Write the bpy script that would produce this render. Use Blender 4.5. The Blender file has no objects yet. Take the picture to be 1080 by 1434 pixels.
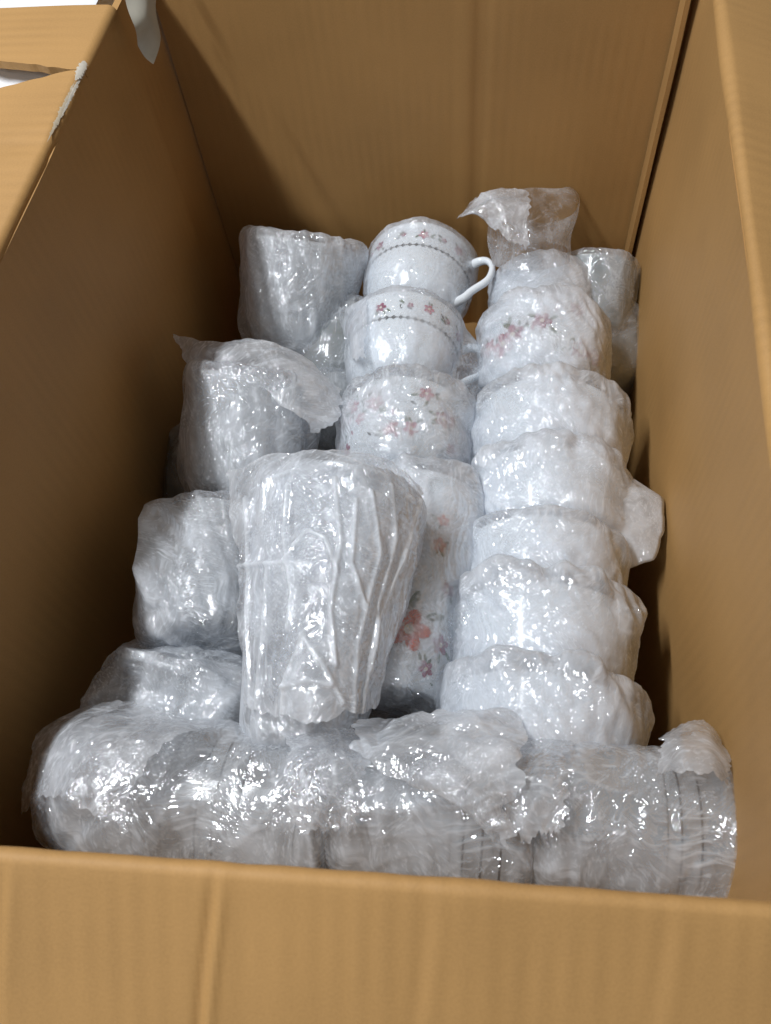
import bpy, math, random
import numpy as np
from mathutils import Matrix, Vector

# ------------------------------------------------------------------ camera
h = 0.27                      # camera height above the box rim (metres)
H = 0.335                     # rim height above the floor
SC = bpy.context.scene
COL = SC.collection
FPX = 1150.0                  # focal length in pixels of the 1080 wide photo
_nad = np.array([95., 642., FPX]); _dep = np.array([292., -2153., FPX])
_n = _nad / np.linalg.norm(_nad)
_d = _dep - _n * (_n @ _dep); _d /= np.linalg.norm(_d)
_x = np.cross(_n, _d)
RW = np.array([_x, _d, -_n])  # world <- camera (x right, y down, z forward)
CAM = np.array([0., 0., H + h])
cam_d = bpy.data.cameras.new("camera")
cam = bpy.data.objects.new("camera", cam_d); COL.objects.link(cam)
m3 = np.stack([RW @ [1, 0, 0], RW @ [0, -1, 0], RW @ [0, 0, -1]], axis=1)
M = Matrix.Identity(4)
for i in range(3):
    for j in range(3):
        M[i][j] = m3[i, j]
    M[i][3] = CAM[i]
cam.matrix_world = M
cam_d.sensor_fit = 'HORIZONTAL'; cam_d.sensor_width = 36.0
cam_d.lens = FPX / 1080 * 36.0
cam_d.clip_start = 0.01; cam_d.clip_end = 50
cam_d.dof.use_dof = True; cam_d.dof.focus_distance = 0.50; cam_d.dof.aperture_fstop = 26.0
SC.camera = cam

# ------------------------------------------------------------------ light
w = bpy.data.worlds.new("World"); SC.world = w; w.use_nodes = True
bg = w.node_tree.nodes["Background"]
bg.inputs[0].default_value = (1.0, 0.93, 0.84, 1); bg.inputs[1].default_value = 0.15
def area(name, loc, target, sx, sy, power, col):
    d = bpy.data.lights.new(name, 'AREA'); d.shape = 'RECTANGLE'; d.size = sx; d.size_y = sy
    d.energy = power; d.color = col
    o = bpy.data.objects.new(name, d); COL.objects.link(o)
    o.location = loc
    z = (Vector(loc) - Vector(target)).normalized()      # lamp faces the target, its long side runs along world Y
    y = (Vector((0, 1, 0)) - z * z.y).normalized(); x = y.cross(z)
    o.rotation_euler = Matrix((x, y, z)).transposed().to_euler()
    return o
area("ceiling_tube_light", (-0.71, 0.27, H + 1.25), (-0.05, 0.1, 0.15), 0.06, 0.8, 20.5, (0.94, 0.97, 1.0))
area("ceiling_lamp_behind", (-0.62, -1.25, H + 1.30), (-0.05, 0.15, 0.15), 0.07, 0.6, 6, (0.92, 0.97, 1.0))
SC.view_settings.view_transform = 'Standard'; SC.view_settings.look = 'None'
SC.view_settings.exposure = 0.24; SC.view_settings.gamma = 1.0
SC.view_settings.use_curve_mapping = False
SC.render.engine = 'CYCLES'
cy = SC.cycles
cy.use_denoising = True; cy.use_adaptive_sampling = True; cy.adaptive_threshold = 0.03; cy.max_bounces = 10; cy.diffuse_bounces = 5; cy.glossy_bounces = 4
cy.transmission_bounces = 6; cy.transparent_max_bounces = 24
cy.sample_clamp_indirect = 6.0
cy.caustics_reflective = False; cy.caustics_refractive = False

# ------------------------------------------------------------------ geometry of the view
def ray(px, py):
    return RW @ np.array([px - 540., py - 717., FPX])
def P(px, py, z):             # point seen at a photo pixel, z in camera heights below the camera
    r = ray(px, py); return CAM + r * (z * h / r[2])
def Q(px, py, y):             # point seen at a photo pixel, at distance y (camera heights) towards the back
    r = ray(px, py); return CAM + r * (y * h / r[1])
X0, X1 = -0.879 * h, 0.386 * h      # inner faces of the box
Y0, Y1 = 0.085 * h, 1.99 * h

# ------------------------------------------------------------------ noise
_rs = np.random.RandomState(7)
_perm = _rs.permutation(256); _perm = np.concatenate([_perm, _perm, _perm])
_grad = _rs.normal(size=(256, 3)); _grad /= np.linalg.norm(_grad, axis=1)[:, None]
def perlin(p):
    p = np.asarray(p, dtype=np.float64)
    i = np.floor(p).astype(np.int64); f = p - i
    u = f * f * f * (f * (f * 6 - 15) + 10)
    i &= 255
    out = 0
    for dx in (0, 1):
        wx = u[:, 0] if dx else 1 - u[:, 0]
        for dy in (0, 1):
            wy = u[:, 1] if dy else 1 - u[:, 1]
            for dz in (0, 1):
                wz = u[:, 2] if dz else 1 - u[:, 2]
                g = _grad[_perm[_perm[_perm[i[:, 0] + dx] + ((i[:, 1] + dy) & 255)] + ((i[:, 2] + dz) & 255)]]
                d = f - np.array([dx, dy, dz])
                out = out + wx * wy * wz * (g * d).sum(1)
    return out * 1.6
def ridge(p):                 # sharp creases, 0..1
    return np.clip(1 - np.abs(perlin(p)) * 1.5, 0, 1)
def smooth(a, b, x):
    t = np.clip((x - a) / (b - a), 0, 1); return t * t * (3 - 2 * t)

# ------------------------------------------------------------------ mesh helpers
def mesh_from(name, V, F, mats, uv=None, attr=None, smooth_=True, mi=None):
    V = np.asarray(V, dtype=np.float32)
    me = bpy.data.meshes.new(name)
    if isinstance(F, np.ndarray):
        n, k = F.shape
        me.vertices.add(len(V)); me.vertices.foreach_set('co', V.ravel())
        me.loops.add(n * k); me.loops.foreach_set('vertex_index', F.astype(np.int32).ravel())
        me.polygons.add(n)
        me.polygons.foreach_set('loop_start', np.arange(0, n * k, k, dtype=np.int32))
        me.polygons.foreach_set('loop_total', np.full(n, k, dtype=np.int32))
    else:
        me.from_pydata([tuple(map(float, v)) for v in V], [], F)
    if mi is not None:
        me.polygons.foreach_set('material_index', np.asarray(mi, dtype=np.int32))
    me.polygons.foreach_set('use_smooth', np.full(len(me.polygons), smooth_))
    for m in (mats if isinstance(mats, (list, tuple)) else [mats]):
        me.materials.append(m)
    me.update(calc_edges=True)
    if attr is not None:
        a = me.attributes.new('dens', 'FLOAT', 'POINT'); a.data.foreach_set('value', attr.astype(np.float32))
    if uv is not None:
        li = np.zeros(len(me.loops), dtype=np.int32); me.loops.foreach_get('vertex_index', li)
        l = me.uv_layers.new(name='uv'); l.data.foreach_set('uv', np.asarray(uv, dtype=np.float32)[li].ravel())
    me.validate()
    return me
def link(name, me, parent=None):
    o = bpy.data.objects.new(name, me); COL.objects.link(o)
    if parent is not None: o.parent = parent
    return o
def thing(name, label, cat, mat=None, group=None):
    o = bpy.data.objects.new(name, None); COL.objects.link(o)
    o.empty_display_size = 0.02
    if mat is not None: o.matrix_world = mat
    o['label'] = label; o['category'] = cat
    if group: o['group'] = group
    return o
def grid_faces(nu, nv, wrap=False):   # index = v*nu+u
    us = np.arange(nu if wrap else nu - 1); vs = np.arange(nv - 1)
    U, Vv = np.meshgrid(us, vs)
    U = U.ravel(); Vv = Vv.ravel(); U2 = (U + 1) % nu
    return np.stack([Vv * nu + U, Vv * nu + U2, (Vv + 1) * nu + U2, (Vv + 1) * nu + U], axis=1)

# ------------------------------------------------------------------ materials
class NT:
    def __init__(s, name):
        s.m = bpy.data.materials.new(name); s.m.use_nodes = True
        s.t = s.m.node_tree; s.t.nodes.clear()
        s.out = s.t.nodes.new('ShaderNodeOutputMaterial')
    def n(s, typ, **kw):
        nd = s.t.nodes.new('ShaderNode' + typ)
        for k, v in kw.items():
            if k[0] == 'i' and k[1:].isdigit(): nd.inputs[int(k[1:])].default_value = v
            else: setattr(nd, k, v)
        return nd
    def l(s, a, b): s.t.links.new(a, b)
    def math(s, op, a, b=None, clamp=False):
        nd = s.n('Math', operation=op); nd.use_clamp = clamp
        for k, v in enumerate((a, b)):
            if v is None: continue
            if isinstance(v, (int, float)): nd.inputs[k].default_value = v
            else: s.l(v, nd.inputs[k])
        return nd.outputs[0]
    def ramp(s, src, stops):
        nd = s.n('ValToRGB'); e = nd.color_ramp.elements
        while len(e) < len(stops): e.new(0.5)
        for k, (p, c) in enumerate(stops):
            e[k].position = p; e[k].color = (*c, 1)
        s.l(src, nd.inputs[0]); return nd.outputs[0]

def cardboard(name, base, flute=1.0):
    t = NT(name)
    uv = t.n('UVMap'); uv.uv_map = 'uv'
    mp = t.n('Mapping'); t.l(uv.outputs[0], mp.inputs[0]); mp.inputs['Scale'].default_value = (1, 0.10, 1)
    n1 = t.n('TexNoise'); n1.inputs['Scale'].default_value = 150; n1.inputs['Detail'].default_value = 3; t.l(mp.outputs[0], n1.inputs['Vector'])
    n2 = t.n('TexNoise'); n2.inputs['Scale'].default_value = 9; n2.inputs['Detail'].default_value = 6; t.l(uv.outputs[0], n2.inputs['Vector'])
    n3 = t.n('TexNoise'); n3.inputs['Scale'].default_value = 900; n3.inputs['Detail'].default_value = 3; t.l(uv.outputs[0], n3.inputs['Vector'])
    sx = t.n('SeparateXYZ'); t.l(uv.outputs[0], sx.inputs[0])
    wav = t.math('SINE', t.math('MULTIPLY', sx.outputs[0], 2 * math.pi / 0.0078))
    n4 = t.n('TexNoise'); n4.inputs['Scale'].default_value = 25; t.l(uv.outputs[0], n4.inputs['Vector'])
    wav = t.math('MULTIPLY', wav, t.ramp(n4.outputs[0], [(0.35, (0, 0, 0)), (0.65, (1, 1, 1))]))
    s = t.math('ADD', t.math('MULTIPLY', n1.outputs[0], 0.07), t.math('MULTIPLY', n2.outputs[0], 0.7))
    s = t.math('ADD', s, t.math('MULTIPLY', n3.outputs[0], 0.34))
    s = t.math('ADD', s, t.math('MULTIPLY', wav, 0.034 * flute))
    lo = tuple(c * 0.78 for c in base); hi = tuple(min(1, c * 1.18) for c in base)
    c = t.ramp(t.math('SUBTRACT', s, 0.06), [(0.2, lo), (0.5, base), (0.8, hi)])
    b = t.n('BsdfPrincipled'); t.l(c, b.inputs['Base Color']); b.inputs['Roughness'].default_value = 0.62
    b.inputs['Specular IOR Level'].default_value = 0.35
    bp = t.n('Bump'); bp.inputs['Strength'].default_value = 0.35; bp.inputs['Distance'].default_value = 0.0006
    hh = t.math('ADD', t.math('MULTIPLY', wav, 0.16 * flute), t.math('ADD', t.math('MULTIPLY', n1.outputs[0], 0.08), t.math('MULTIPLY', n3.outputs[0], 0.25)))
    t.l(hh, bp.inputs['Height']); t.l(bp.outputs[0], b.inputs['Normal'])
    t.l(b.outputs[0], t.out.inputs[0]); return t.m

def plain(name, col, rough=0.5, var=0.08, scale=60, bump=0.0, spec=0.5, coat=0.0):
    t = NT(name)
    tc = t.n('TexCoord')
    n = t.n('TexNoise'); n.inputs['Scale'].default_value = scale; n.inputs['Detail'].default_value = 5
    t.l(tc.outputs['Object'], n.inputs['Vector'])
    c = t.ramp(n.outputs[0], [(0.3, tuple(v * (1 - var) for v in col)), (0.7, tuple(min(1, v * (1 + var)) for v in col))])
    b = t.n('BsdfPrincipled'); t.l(c, b.inputs['Base Color']); b.inputs['Roughness'].default_value = rough
    b.inputs['Specular IOR Level'].default_value = spec; b.inputs['Coat Weight'].default_value = coat
    if bump:
        bp = t.n('Bump'); bp.inputs['Strength'].default_value = bump; bp.inputs['Distance'].default_value = 0.001
        t.l(n.outputs[0], bp.inputs['Height']); t.l(bp.outputs[0], b.inputs['Normal'])
    t.l(b.outputs[0], t.out.inputs[0]); return t.m

def film(name, a0, a1, gl, slope, fscale, rough=0.06, tint=(0.90, 0.94, 1.0), facet=0.1, long=9.0, streak=0.5):
    """Stretch film: clear layers whose folds and overlaps turn milky, with long fine pleats that glint."""
    t = NT(name)
    tc = t.n('TexCoord')
    nw = t.n('TexNoise'); nw.inputs['Scale'].default_value = 38; nw.inputs['Detail'].default_value = 2
    t.l(tc.outputs['Object'], nw.inputs['Vector'])
    vw = t.n('VectorMath', operation='SUBTRACT'); t.l(nw.outputs['Color'], vw.inputs[0]); vw.inputs[1].default_value = (.5, .5, .5)
    vs = t.n('VectorMath', operation='SCALE'); t.l(vw.outputs[0], vs.inputs[0]); vs.inputs['Scale'].default_value = 0.014
    va = t.n('VectorMath', operation='ADD'); t.l(tc.outputs['Object'], va.inputs[0]); t.l(vs.outputs[0], va.inputs[1])
    mk = t.n('TexNoise'); mk.inputs['Scale'].default_value = 42; mk.inputs['Detail'].default_value = 1; t.l(va.outputs[0], mk.inputs['Vector'])
    sp = t.n('SeparateColor'); t.l(mk.outputs['Color'], sp.inputs[0])
    # fine pleats: rods of noise in four directions, each in its own patches
    rel = None
    for k, (rot, src) in enumerate((((0, 0, 0), 0), ((0.75, 0.3, 0), 1), ((-0.8, 0.35, 0), 2), ((1.45, 0.2, 0.9), 0))):
        mp = t.n('Mapping'); mp.vector_type = 'TEXTURE'; mp.inputs['Rotation'].default_value = rot; mp.inputs['Scale'].default_value = (1, 1, long)
        mp.inputs['Location'].default_value = (0.31 * k, 0.17 * k, 0.05 * k)
        t.l(va.outputs[0], mp.inputs[0])
        n = t.n('TexNoise'); n.inputs['Scale'].default_value = fscale * (1 + 0.25 * k); n.inputs['Detail'].default_value = 1.5; n.inputs['Roughness'].default_value = 0.55
        t.l(mp.outputs[0], n.inputs['Vector'])
        m = sp.outputs[src]
        m = t.math('MULTIPLY', t.math('SUBTRACT', m, 0.46, clamp=True) if k < 3 else t.math('SUBTRACT', 0.52, m, clamp=True), 7.0, clamp=True)
        r = t.math('MULTIPLY', n.outputs[0], m)
        rel = r if rel is None else t.math('ADD', rel, r)
        if k == 0: msum = m
        else: msum = t.math('ADD', msum, m)
    bp = t.n('Bump'); bp.inputs['Strength'].default_value = 1.0; bp.inputs['Distance'].default_value = slope / fscale
    t.l(rel, bp.inputs['Height'])
    vo = t.n('TexVoronoi'); vo.inputs['Scale'].default_value = 420; t.l(va.outputs[0], vo.inputs['Vector'])
    v1 = t.n('VectorMath', operation='SUBTRACT'); t.l(vo.outputs['Color'], v1.inputs[0]); v1.inputs[1].default_value = (.5, .5, .5)
    v2 = t.n('VectorMath', operation='SCALE'); t.l(v1.outputs[0], v2.inputs[0]); v2.inputs['Scale'].default_value = facet
    ad = t.n('VectorMath', operation='ADD'); t.l(bp.outputs[0], ad.inputs[0]); t.l(v2.outputs[0], ad.inputs[1])
    nn = t.n('VectorMath', operation='NORMALIZE'); t.l(ad.outputs[0], nn.inputs[0])
    # milkiness: folds, overlaps, wisps, and the crests of the pleats
    at = t.n('Attribute'); at.attribute_name = 'dens'
    nf = t.n('TexNoise'); nf.inputs['Scale'].default_value = 55; nf.inputs['Detail'].default_value = 3; nf.inputs['Distortion'].default_value = 1.0
    t.l(va.outputs[0], nf.inputs['Vector'])
    crest = t.math('MULTIPLY', t.math('SUBTRACT', t.math('DIVIDE', rel, t.math('MAXIMUM', msum, 0.3)), 0.50, clamp=True), 4.0, clamp=True)
    d = t.math('ADD', at.outputs['Fac'], t.math('MULTIPLY', t.math('SUBTRACT', nf.outputs[0], 0.5), 1.0))
    d = t.math('ADD', d, t.math('MULTIPLY', crest, streak), clamp=True)
    lw = t.n('LayerWeight'); lw.inputs[0].default_value = 0.35
    a = t.math('ADD', t.math('MULTIPLY', d, a1 - a0), a0)
    a = t.math('ADD', a, t.math('MULTIPLY', lw.outputs['Facing'], 0.16), clamp=True)
    tr = t.n('BsdfTransparent'); tr.inputs[0].default_value = (0.96, 0.965, 0.97, 1)
    df = t.n('BsdfDiffuse'); df.inputs[0].default_value = (*tint, 1)
    tl = t.n('BsdfTranslucent'); tl.inputs[0].default_value = (*tint, 1)
    mx = t.n('MixShader'); mx.inputs[0].default_value = 0.40; t.l(df.outputs[0], mx.inputs[1]); t.l(tl.outputs[0], mx.inputs[2])
    m1 = t.n('MixShader'); t.l(a, m1.inputs[0]); t.l(tr.outputs[0], m1.inputs[1]); t.l(mx.outputs[0], m1.inputs[2])
    g = t.n('BsdfGlossy'); g.inputs['Roughness'].default_value = rough; g.inputs[0].default_value = (0.95, 0.97, 1, 1)
    t.l(nn.outputs[0], g.inputs['Normal'])
    gw = t.math('ADD', t.math('MULTIPLY', lw.outputs['Facing'], 0.12), gl, clamp=True)
    m2 = t.n('MixShader'); t.l(gw, m2.inputs[0]); t.l(m1.outputs[0], m2.inputs[1]); t.l(g.outputs[0], m2.inputs[2])
    t.l(m2.outputs[0], t.out.inputs[0]); return t.m

MC = cardboard('cardboard_kraft', (0.425, 0.240, 0.086))
MC_flap = cardboard('cardboard_flap', (0.425, 0.240, 0.086), 1.6)
M_torn = plain('torn_paper_fibre', (0.46, 0.39, 0.29), 0.9, 0.12, 300, 0.2, 0.1)
M_torn2 = plain('torn_paper_pale', (0.56, 0.52, 0.45), 0.9, 0.08, 300, 0.2, 0.1)
M_white = plain('white_paper', (0.78, 0.79, 0.82), 0.6, 0.05, 30, 0.1)
M_tape = plain('paper_tape', (0.42, 0.40, 0.34), 0.45, 0.08, 80)
M_floor = plain('floor_tile', (0.55, 0.54, 0.52), 0.4, 0.06, 12)
M_porc = plain('white_porcelain', (0.80, 0.85, 0.90), 0.16, 0.02, 40, 0, 0.5, 0.3)
M_porc2 = plain('grey_white_stoneware', (0.56, 0.57, 0.58), 0.25, 0.04, 40, 0, 0.5, 0.2)
M_glass = plain('pressed_glass_white', (0.50, 0.52, 0.54), 0.10, 0.03, 40, 0, 0.6, 0.5)
M_pink = plain('print_pink', (0.50, 0.20, 0.26), 0.3, 0.25, 500)
M_plum = plain('print_plum', (0.30, 0.07, 0.14), 0.3, 0.25, 500)
M_red = plain('print_orange_red', (0.62, 0.10, 0.05), 0.3, 0.2, 500)
M_green = plain('print_green', (0.10, 0.15, 0.09), 0.3, 0.3, 500)
M_dark = plain('print_dark', (0.05, 0.055, 0.06), 0.3, 0.2, 500)
M_cream = plain('print_cream', (0.75, 0.70, 0.60), 0.3, 0.1, 500)
PRINT = [M_pink, M_plum, M_red, M_green, M_dark, M_cream]
PINK, PLUM, RED, GREEN, DARK, CREAM = range(6)
F_milky = film('film_crumpled', 0.20, 0.97, 0.15, 0.75, 420, 0.05, facet=.18, long=9, streak=.6)
F_clear = film('film_tight', 0.08, 0.80, 0.17, 0.60, 480, 0.045, facet=.12, long=13, streak=.65)
F_loose = film('film_loose', 0.15, 0.95, 0.13, 0.60, 360, 0.055, facet=.10, long=14, streak=.7)
F_thin = film('film_single_layer', 0.03, 0.60, 0.10, 0.50, 420, 0.05, facet=.10, long=12, streak=.5)
F_around = film('film_wound', 0.07, 0.82, 0.19, 0.55, 400, 0.05, facet=.12, long=13, streak=.65)
def clear_ware(name, alpha, col):
    """frosted, partly see-through glassware"""
    t = NT(name); b = t.n('BsdfPrincipled'); tc = t.n('TexCoord')
    n = t.n('TexNoise'); n.inputs['Scale'].default_value = 45; n.inputs['Detail'].default_value = 4; t.l(tc.outputs['Object'], n.inputs['Vector'])
    b.inputs['Base Color'].default_value = (*col, 1); b.inputs['Roughness'].default_value = 0.10
    lw = t.n('LayerWeight'); lw.inputs[0].default_value = 0.4
    a = t.math('ADD', t.math('MULTIPLY', t.math('SUBTRACT', n.outputs[0], 0.5), 0.3), alpha)
    a = t.math('ADD', a, t.math('MULTIPLY', lw.outputs['Facing'], 0.4), clamp=True)
    t.l(a, b.inputs['Alpha']); t.l(b.outputs[0], t.out.inputs[0]); return t.m
M_clear = clear_ware('clear_glassware', 0.45, (0.74, 0.77, 0.80))
M_clear2 = clear_ware('smoky_glassware', 0.55, (0.50, 0.51, 0.52))
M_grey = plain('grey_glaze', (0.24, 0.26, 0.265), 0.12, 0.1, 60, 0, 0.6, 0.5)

# ------------------------------------------------------------------ floor
V = [(-3, -3, 0), (3, -3, 0), (3, 3, 0), (-3, 3, 0)]
fl = link('floor', mesh_from('floor', V, [(0, 1, 2, 3)], M_floor, smooth_=False)); fl['kind'] = 'structure'

# ------------------------------------------------------------------ cardboard box
box = thing('cardboard_box', 'open brown corrugated cardboard box holding the film-wrapped cups', 'box',
            Matrix.Translation((0.5 * (X0 + X1), 0.5 * (Y0 + Y1), 0)))
bl = np.array([0.5 * (X0 + X1), 0.5 * (Y0 + Y1), 0])
T = 0.0045
def strip(name, path, a0, a1, na, frame, mat, disp=None, thick=T):
    """sheet of cardboard: a path (outward, up) swept along the wall; inner face on the path, thickness outward"""
    A, O, org = frame
    path = np.asarray(path, float)
    d = np.gradient(path, axis=0); d /= np.linalg.norm(d, axis=1)[:, None]
    nrm = np.stack([d[:, 1], -d[:, 0]], axis=1)       # outward for an upward path
    s = np.concatenate([[0], np.cumsum(np.linalg.norm(np.diff(path, axis=0), axis=1))])
    av = np.linspace(a0, a1, na) if not callable(a0) else None
    npth = len(path)
    rows = []; uv = []
    for j in range(npth):
        if av is None: aj = np.linspace(a0(s[j]), a1(s[j]), na)
        else: aj = av
        dd = disp(aj, np.full(na, s[j])) if disp else np.zeros(na)
        rows.append((aj, path[j], nrm[j], dd)); uv.append(np.stack([aj, np.full(na, s[j])], 1))
    layers = []
    for off in (0, thick):
        vv = []
        for aj, pj, nj, dd in rows:
            o = pj[0] + nj[0] * (off + dd); z = pj[1] + nj[1] * (off + dd)
            vv.append(org + np.outer(aj, A) + np.outer(o, O) + np.outer(z, [0, 0, 1]))
        layers.append(np.concatenate(vv))
    n = npth * na
    V = np.concatenate(layers) - bl
    F = grid_faces(na, npth)
    F2 = F[:, ::-1] + n
    side = []
    for j in range(npth - 1):
        for c in (0, na - 1):
            side.append([j * na + c, (j + 1) * na + c, (j + 1) * na + c + n, j * na + c + n])
    for i in range(na - 1):
        for r in (0, npth - 1):
            side.append([r * na + i, r * na + i + 1, r * na + i + 1 + n, r * na + i + n])
    side = np.array(side); nV = len(V); uv = np.concatenate(uv + uv)
    V = np.concatenate([V, V[side.ravel()]]); uv = np.concatenate([uv, uv[side.ravel()]])
    F = np.concatenate([F, F2, nV + np.arange(side.size).reshape(-1, 4)])
    return link(name, mesh_from(name, V, F, mat, uv=uv), box)
def flap_path(r, ang, L, n=9, m=30):
    """bend outward from vertical by ang, then straight for L"""
    p = []
    for k in range(n):
        a = ang * k / (n - 1)
        p.append((r * (1 - math.cos(a)), H + r * math.sin(a)))
    ex, ez = math.sin(ang), math.cos(ang)
    for k in range(1, m + 1):
        p.append((p[n - 1][0] + ex * L * k / m, p[n - 1][1] + ez * L * k / m))
    return p
def wallpath(m=30): return [(0, 0.006 + (H - 0.006) * k / m) for k in range(m + 1)]
def nz(sc, amp, seed):
    def f(a, s):
        return amp * perlin(np.stack([a * sc, s * sc, np.full_like(a, seed)], 1))
    return f
W = X1 - X0; L = Y1 - Y0
_fa = np.array([1.265, 0.061, 0]) / np.hypot(1.265, 0.061)      # the front wall stands a little askew
FR = (_fa, np.array([_fa[1], -_fa[0], 0]), np.array([X0, 0.047 * h, 0]))
BK = (np.array([1., 0, 0]), np.array([0, 1., 0]), np.array([X0, Y1, 0]))
LF = (np.array([0, 1., 0]), np.array([-1., 0, 0]), np.array([X0, Y0, 0]))
RT = (np.array([0, 1., 0]), np.array([1., 0, 0]), np.array([X1, Y0, 0]))
def bulge(amp, la, seed, n=0.0012):
    q = nz(11, n, seed)
    return lambda a, s: amp * np.sin(np.pi * np.clip(a / la, 0, 1)) * np.sin(np.pi * np.clip(s / H, 0, 1)) + q(a, s)
strip('front_wall', wallpath(), -T, W + T + 0.008, 60, FR, MC, bulge(0.002, W, 1.3, 0.0005))
def back_disp(a, s):
    q = bulge(0.003, W, 5.1, 0.0008)(a, s)
    return q + 0.0016 * np.exp(-((a - 0.62 * W) / 0.004) ** 2) - 0.0010 * np.exp(-((a - 0.60 * W) / 0.006) ** 2)
strip('back_wall', wallpath(), -T, W + T, 80, BK, MC, back_disp)
YL = 1.75 * h - Y0
strip('left_wall', wallpath(), -0.012, YL, 60, LF, MC, bulge(0.001, YL, 8.2, 0.0008))
strip('corner_strip', [(0.006, 0.006 + (H - 0.010) * k / 20) for k in range(21)], YL - 0.03, L + T, 14, LF, MC, nz(10, 0.0012, 3.3))
_rb = nz(11, 0.0009, 2.2)
strip('right_wall', wallpath(), 0.001, L - 0.001, 60, RT, MC, lambda a, s: 0.011 * (1 - (2 * a / L - 1) ** 6) * np.exp(-2.2 * np.clip(a / L, 0, 1)) * 1.25 * np.sin(np.pi * np.clip(s / H, 0, 1)) + _rb(a, s))
strip('corner_strip', [(-0.0055 - 0.003 * (k / 20) ** 2, 0.006 + (H - 0.008) * k / 20) for k in range(21)], L - 0.021, L - 0.0015, 10, RT, MC, nz(10, 0.0006, 9.3), 0.003)
# flaps
def front_disp(a, s):
    e = smooth(0.0, 0.02, s)
    q = 0.00035 * perlin(np.stack([a * 75, s * 3, np.full_like(a, 4.4)], 1)) + 0.0006 * perlin(np.stack([a * 9, s * 6, np.full_like(a, 1.4)], 1))
    for c, am, wd in ((0.47 * W, 0.0013, 0.0017), (0.275 * W, 0.0007, 0.0020), (0.66 * W, 0.0003, 0.0025), (0.86 * W, 0.0003, 0.003)):
        cc = c + 0.003 * np.sin(s * 40 + c * 90)
        q = q + e * am * (np.exp(-((a - cc) / wd) ** 2) - 0.8 * np.exp(-((a - cc - 1.7 * wd) / wd) ** 2))
    return q
strip('front_flap', flap_path(0.0032, math.radians(127), 0.16, 9, 40), -T, W + T, 260, FR, MC_flap, front_disp)
strip('back_flap', flap_path(0.006, math.radians(120), 0.15), 0.002, W - 0.002, 30, BK, MC_flap, nz(9, 0.001, 6.6))
strip('right_flap', flap_path(0.0045, math.radians(108), 0.15), 0.004, L - 0.004, 60, RT, MC_flap, nz(9, 0.0016, 7.7))

# left flap in two pieces with a torn wedge between them
YT = (1.515 * h) - Y0         # where the tear starts on the rim
ragr = random.Random(3)
_rag = np.array([ragr.uniform(-1, 1) for _ in range(60)])
def rag(s, k): return 0.0011 * perlin(np.stack([np.atleast_1d(s) * 140, np.full(np.atleast_1d(s).shape, k), np.zeros(np.atleast_1d(s).shape)], 1))[0]
LP = flap_path(0.005, math.radians(91), 0.15, 9, 60)
strip('left_flap', LP, lambda s: YT + 0.002 + 0.17 * max(0, s - 0.012) + rag(s, 1.1), lambda s: YL, 30, LF, MC_flap, nz(12, 0.001, 1.9))
def lf_disp(a, s):
    return nz(9, 0.001, 4.9)(a, s) + 0.0015 * np.exp(-((a - (YT - 0.062)) / 0.004) ** 2)
strip('left_flap', flap_path(0.005, math.radians(92), 0.15, 9, 60), lambda s: 0.002, lambda s: YT - 0.36 * max(0, s - 0.010) + rag(s, 5.1), 60, LF, MC_flap, lf_disp)
# torn liner paper along the fold: thin ragged layers lifted off the bend
def torn(name, y0, y1, r, a_mid, wide, lift, seed, mat):
    n, m = 70, 6; t = np.linspace(0, 1, n); yy = y0 + (y1 - y0) * t
    env = np.minimum(1, np.minimum(t / .12, (1 - t) / .35)) ** .8
    def jag(k): return np.abs(perlin(np.stack([t * 30, t * 0 + seed + k, t * 0], 1))) + .6 * np.abs(perlin(np.stack([t * 75, t * 0 + seed * 2 + k, t * 0], 1)))
    lo = a_mid - wide * env * (.35 + jag(1)); hi = a_mid + wide * env * (.35 + jag(5))
    V = []
    for k in range(m):
        a = lo + (hi - lo) * k / (m - 1); rr = r + lift * (1 + .2 * np.abs(perlin(np.stack([t * 40, t * 0 + k * .6, t * 0 + seed], 1))))
        V.append(np.stack([X0 - r + rr * np.cos(a), yy, H + rr * np.sin(a)], 1))
    V = np.stack(V, 1).reshape(-1, 3) - bl
    link(name, mesh_from(name, V, grid_faces(m, n), mat), box)
yt = Y0 + YT
torn('torn_edge', yt + .002, P(72, 204, -.99)[1], .0050, .95, .34, .0006, 2.0, M_torn)
torn('torn_edge', yt + .004, P(88, 172, -.99)[1], .0050, .80, .20, .0014, 5.0, M_torn2)
torn('torn_edge', yt + .008, yt - .010, .0050, 1.0, .50, .0018, 9.0, M_torn2)
# curled strip of paper tape on the corner strip
def sheet(ctrl, nu, nv):
    """smooth surface through a grid of control points (Catmull-Rom both ways)"""
    C = np.asarray(ctrl, float)
    def cr(C, n):
        m = len(C); t = np.linspace(0, m - 1 - 1e-6, n); i = t.astype(int); f = (t - i).reshape(-1, *([1] * (C.ndim - 1)))
        g = lambda k: C[np.clip(k, 0, m - 1)]
        p0, p1, p2, p3 = g(i - 1), g(i), g(i + 1), g(i + 2)
        return 0.5 * (2 * p1 + (p2 - p0) * f + (2 * p0 - 5 * p1 + 4 * p2 - p3) * f ** 2 + (3 * p1 - p0 - 3 * p2 + p3) * f ** 3)
    S = cr(C, nv); S = np.swapaxes(cr(np.swapaxes(S, 0, 1), nu), 0, 1)
    return S                                           # nv x nu x 3
S = sheet([[P(170, -30, -0.93), P(200, -32, -0.955), P(224, -30, -0.985)],
           [P(178, 10, -0.97), P(205, 15, -0.99), P(218, 10, -1.01)],
           [P(190, 42, -1.0), P(208, 40, -1.02), P(225, 55, -1.06)],
           [P(193, 64, -1.04), P(203, 80, -1.07), P(215, 90, -1.09)]], 14, 20)
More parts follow.
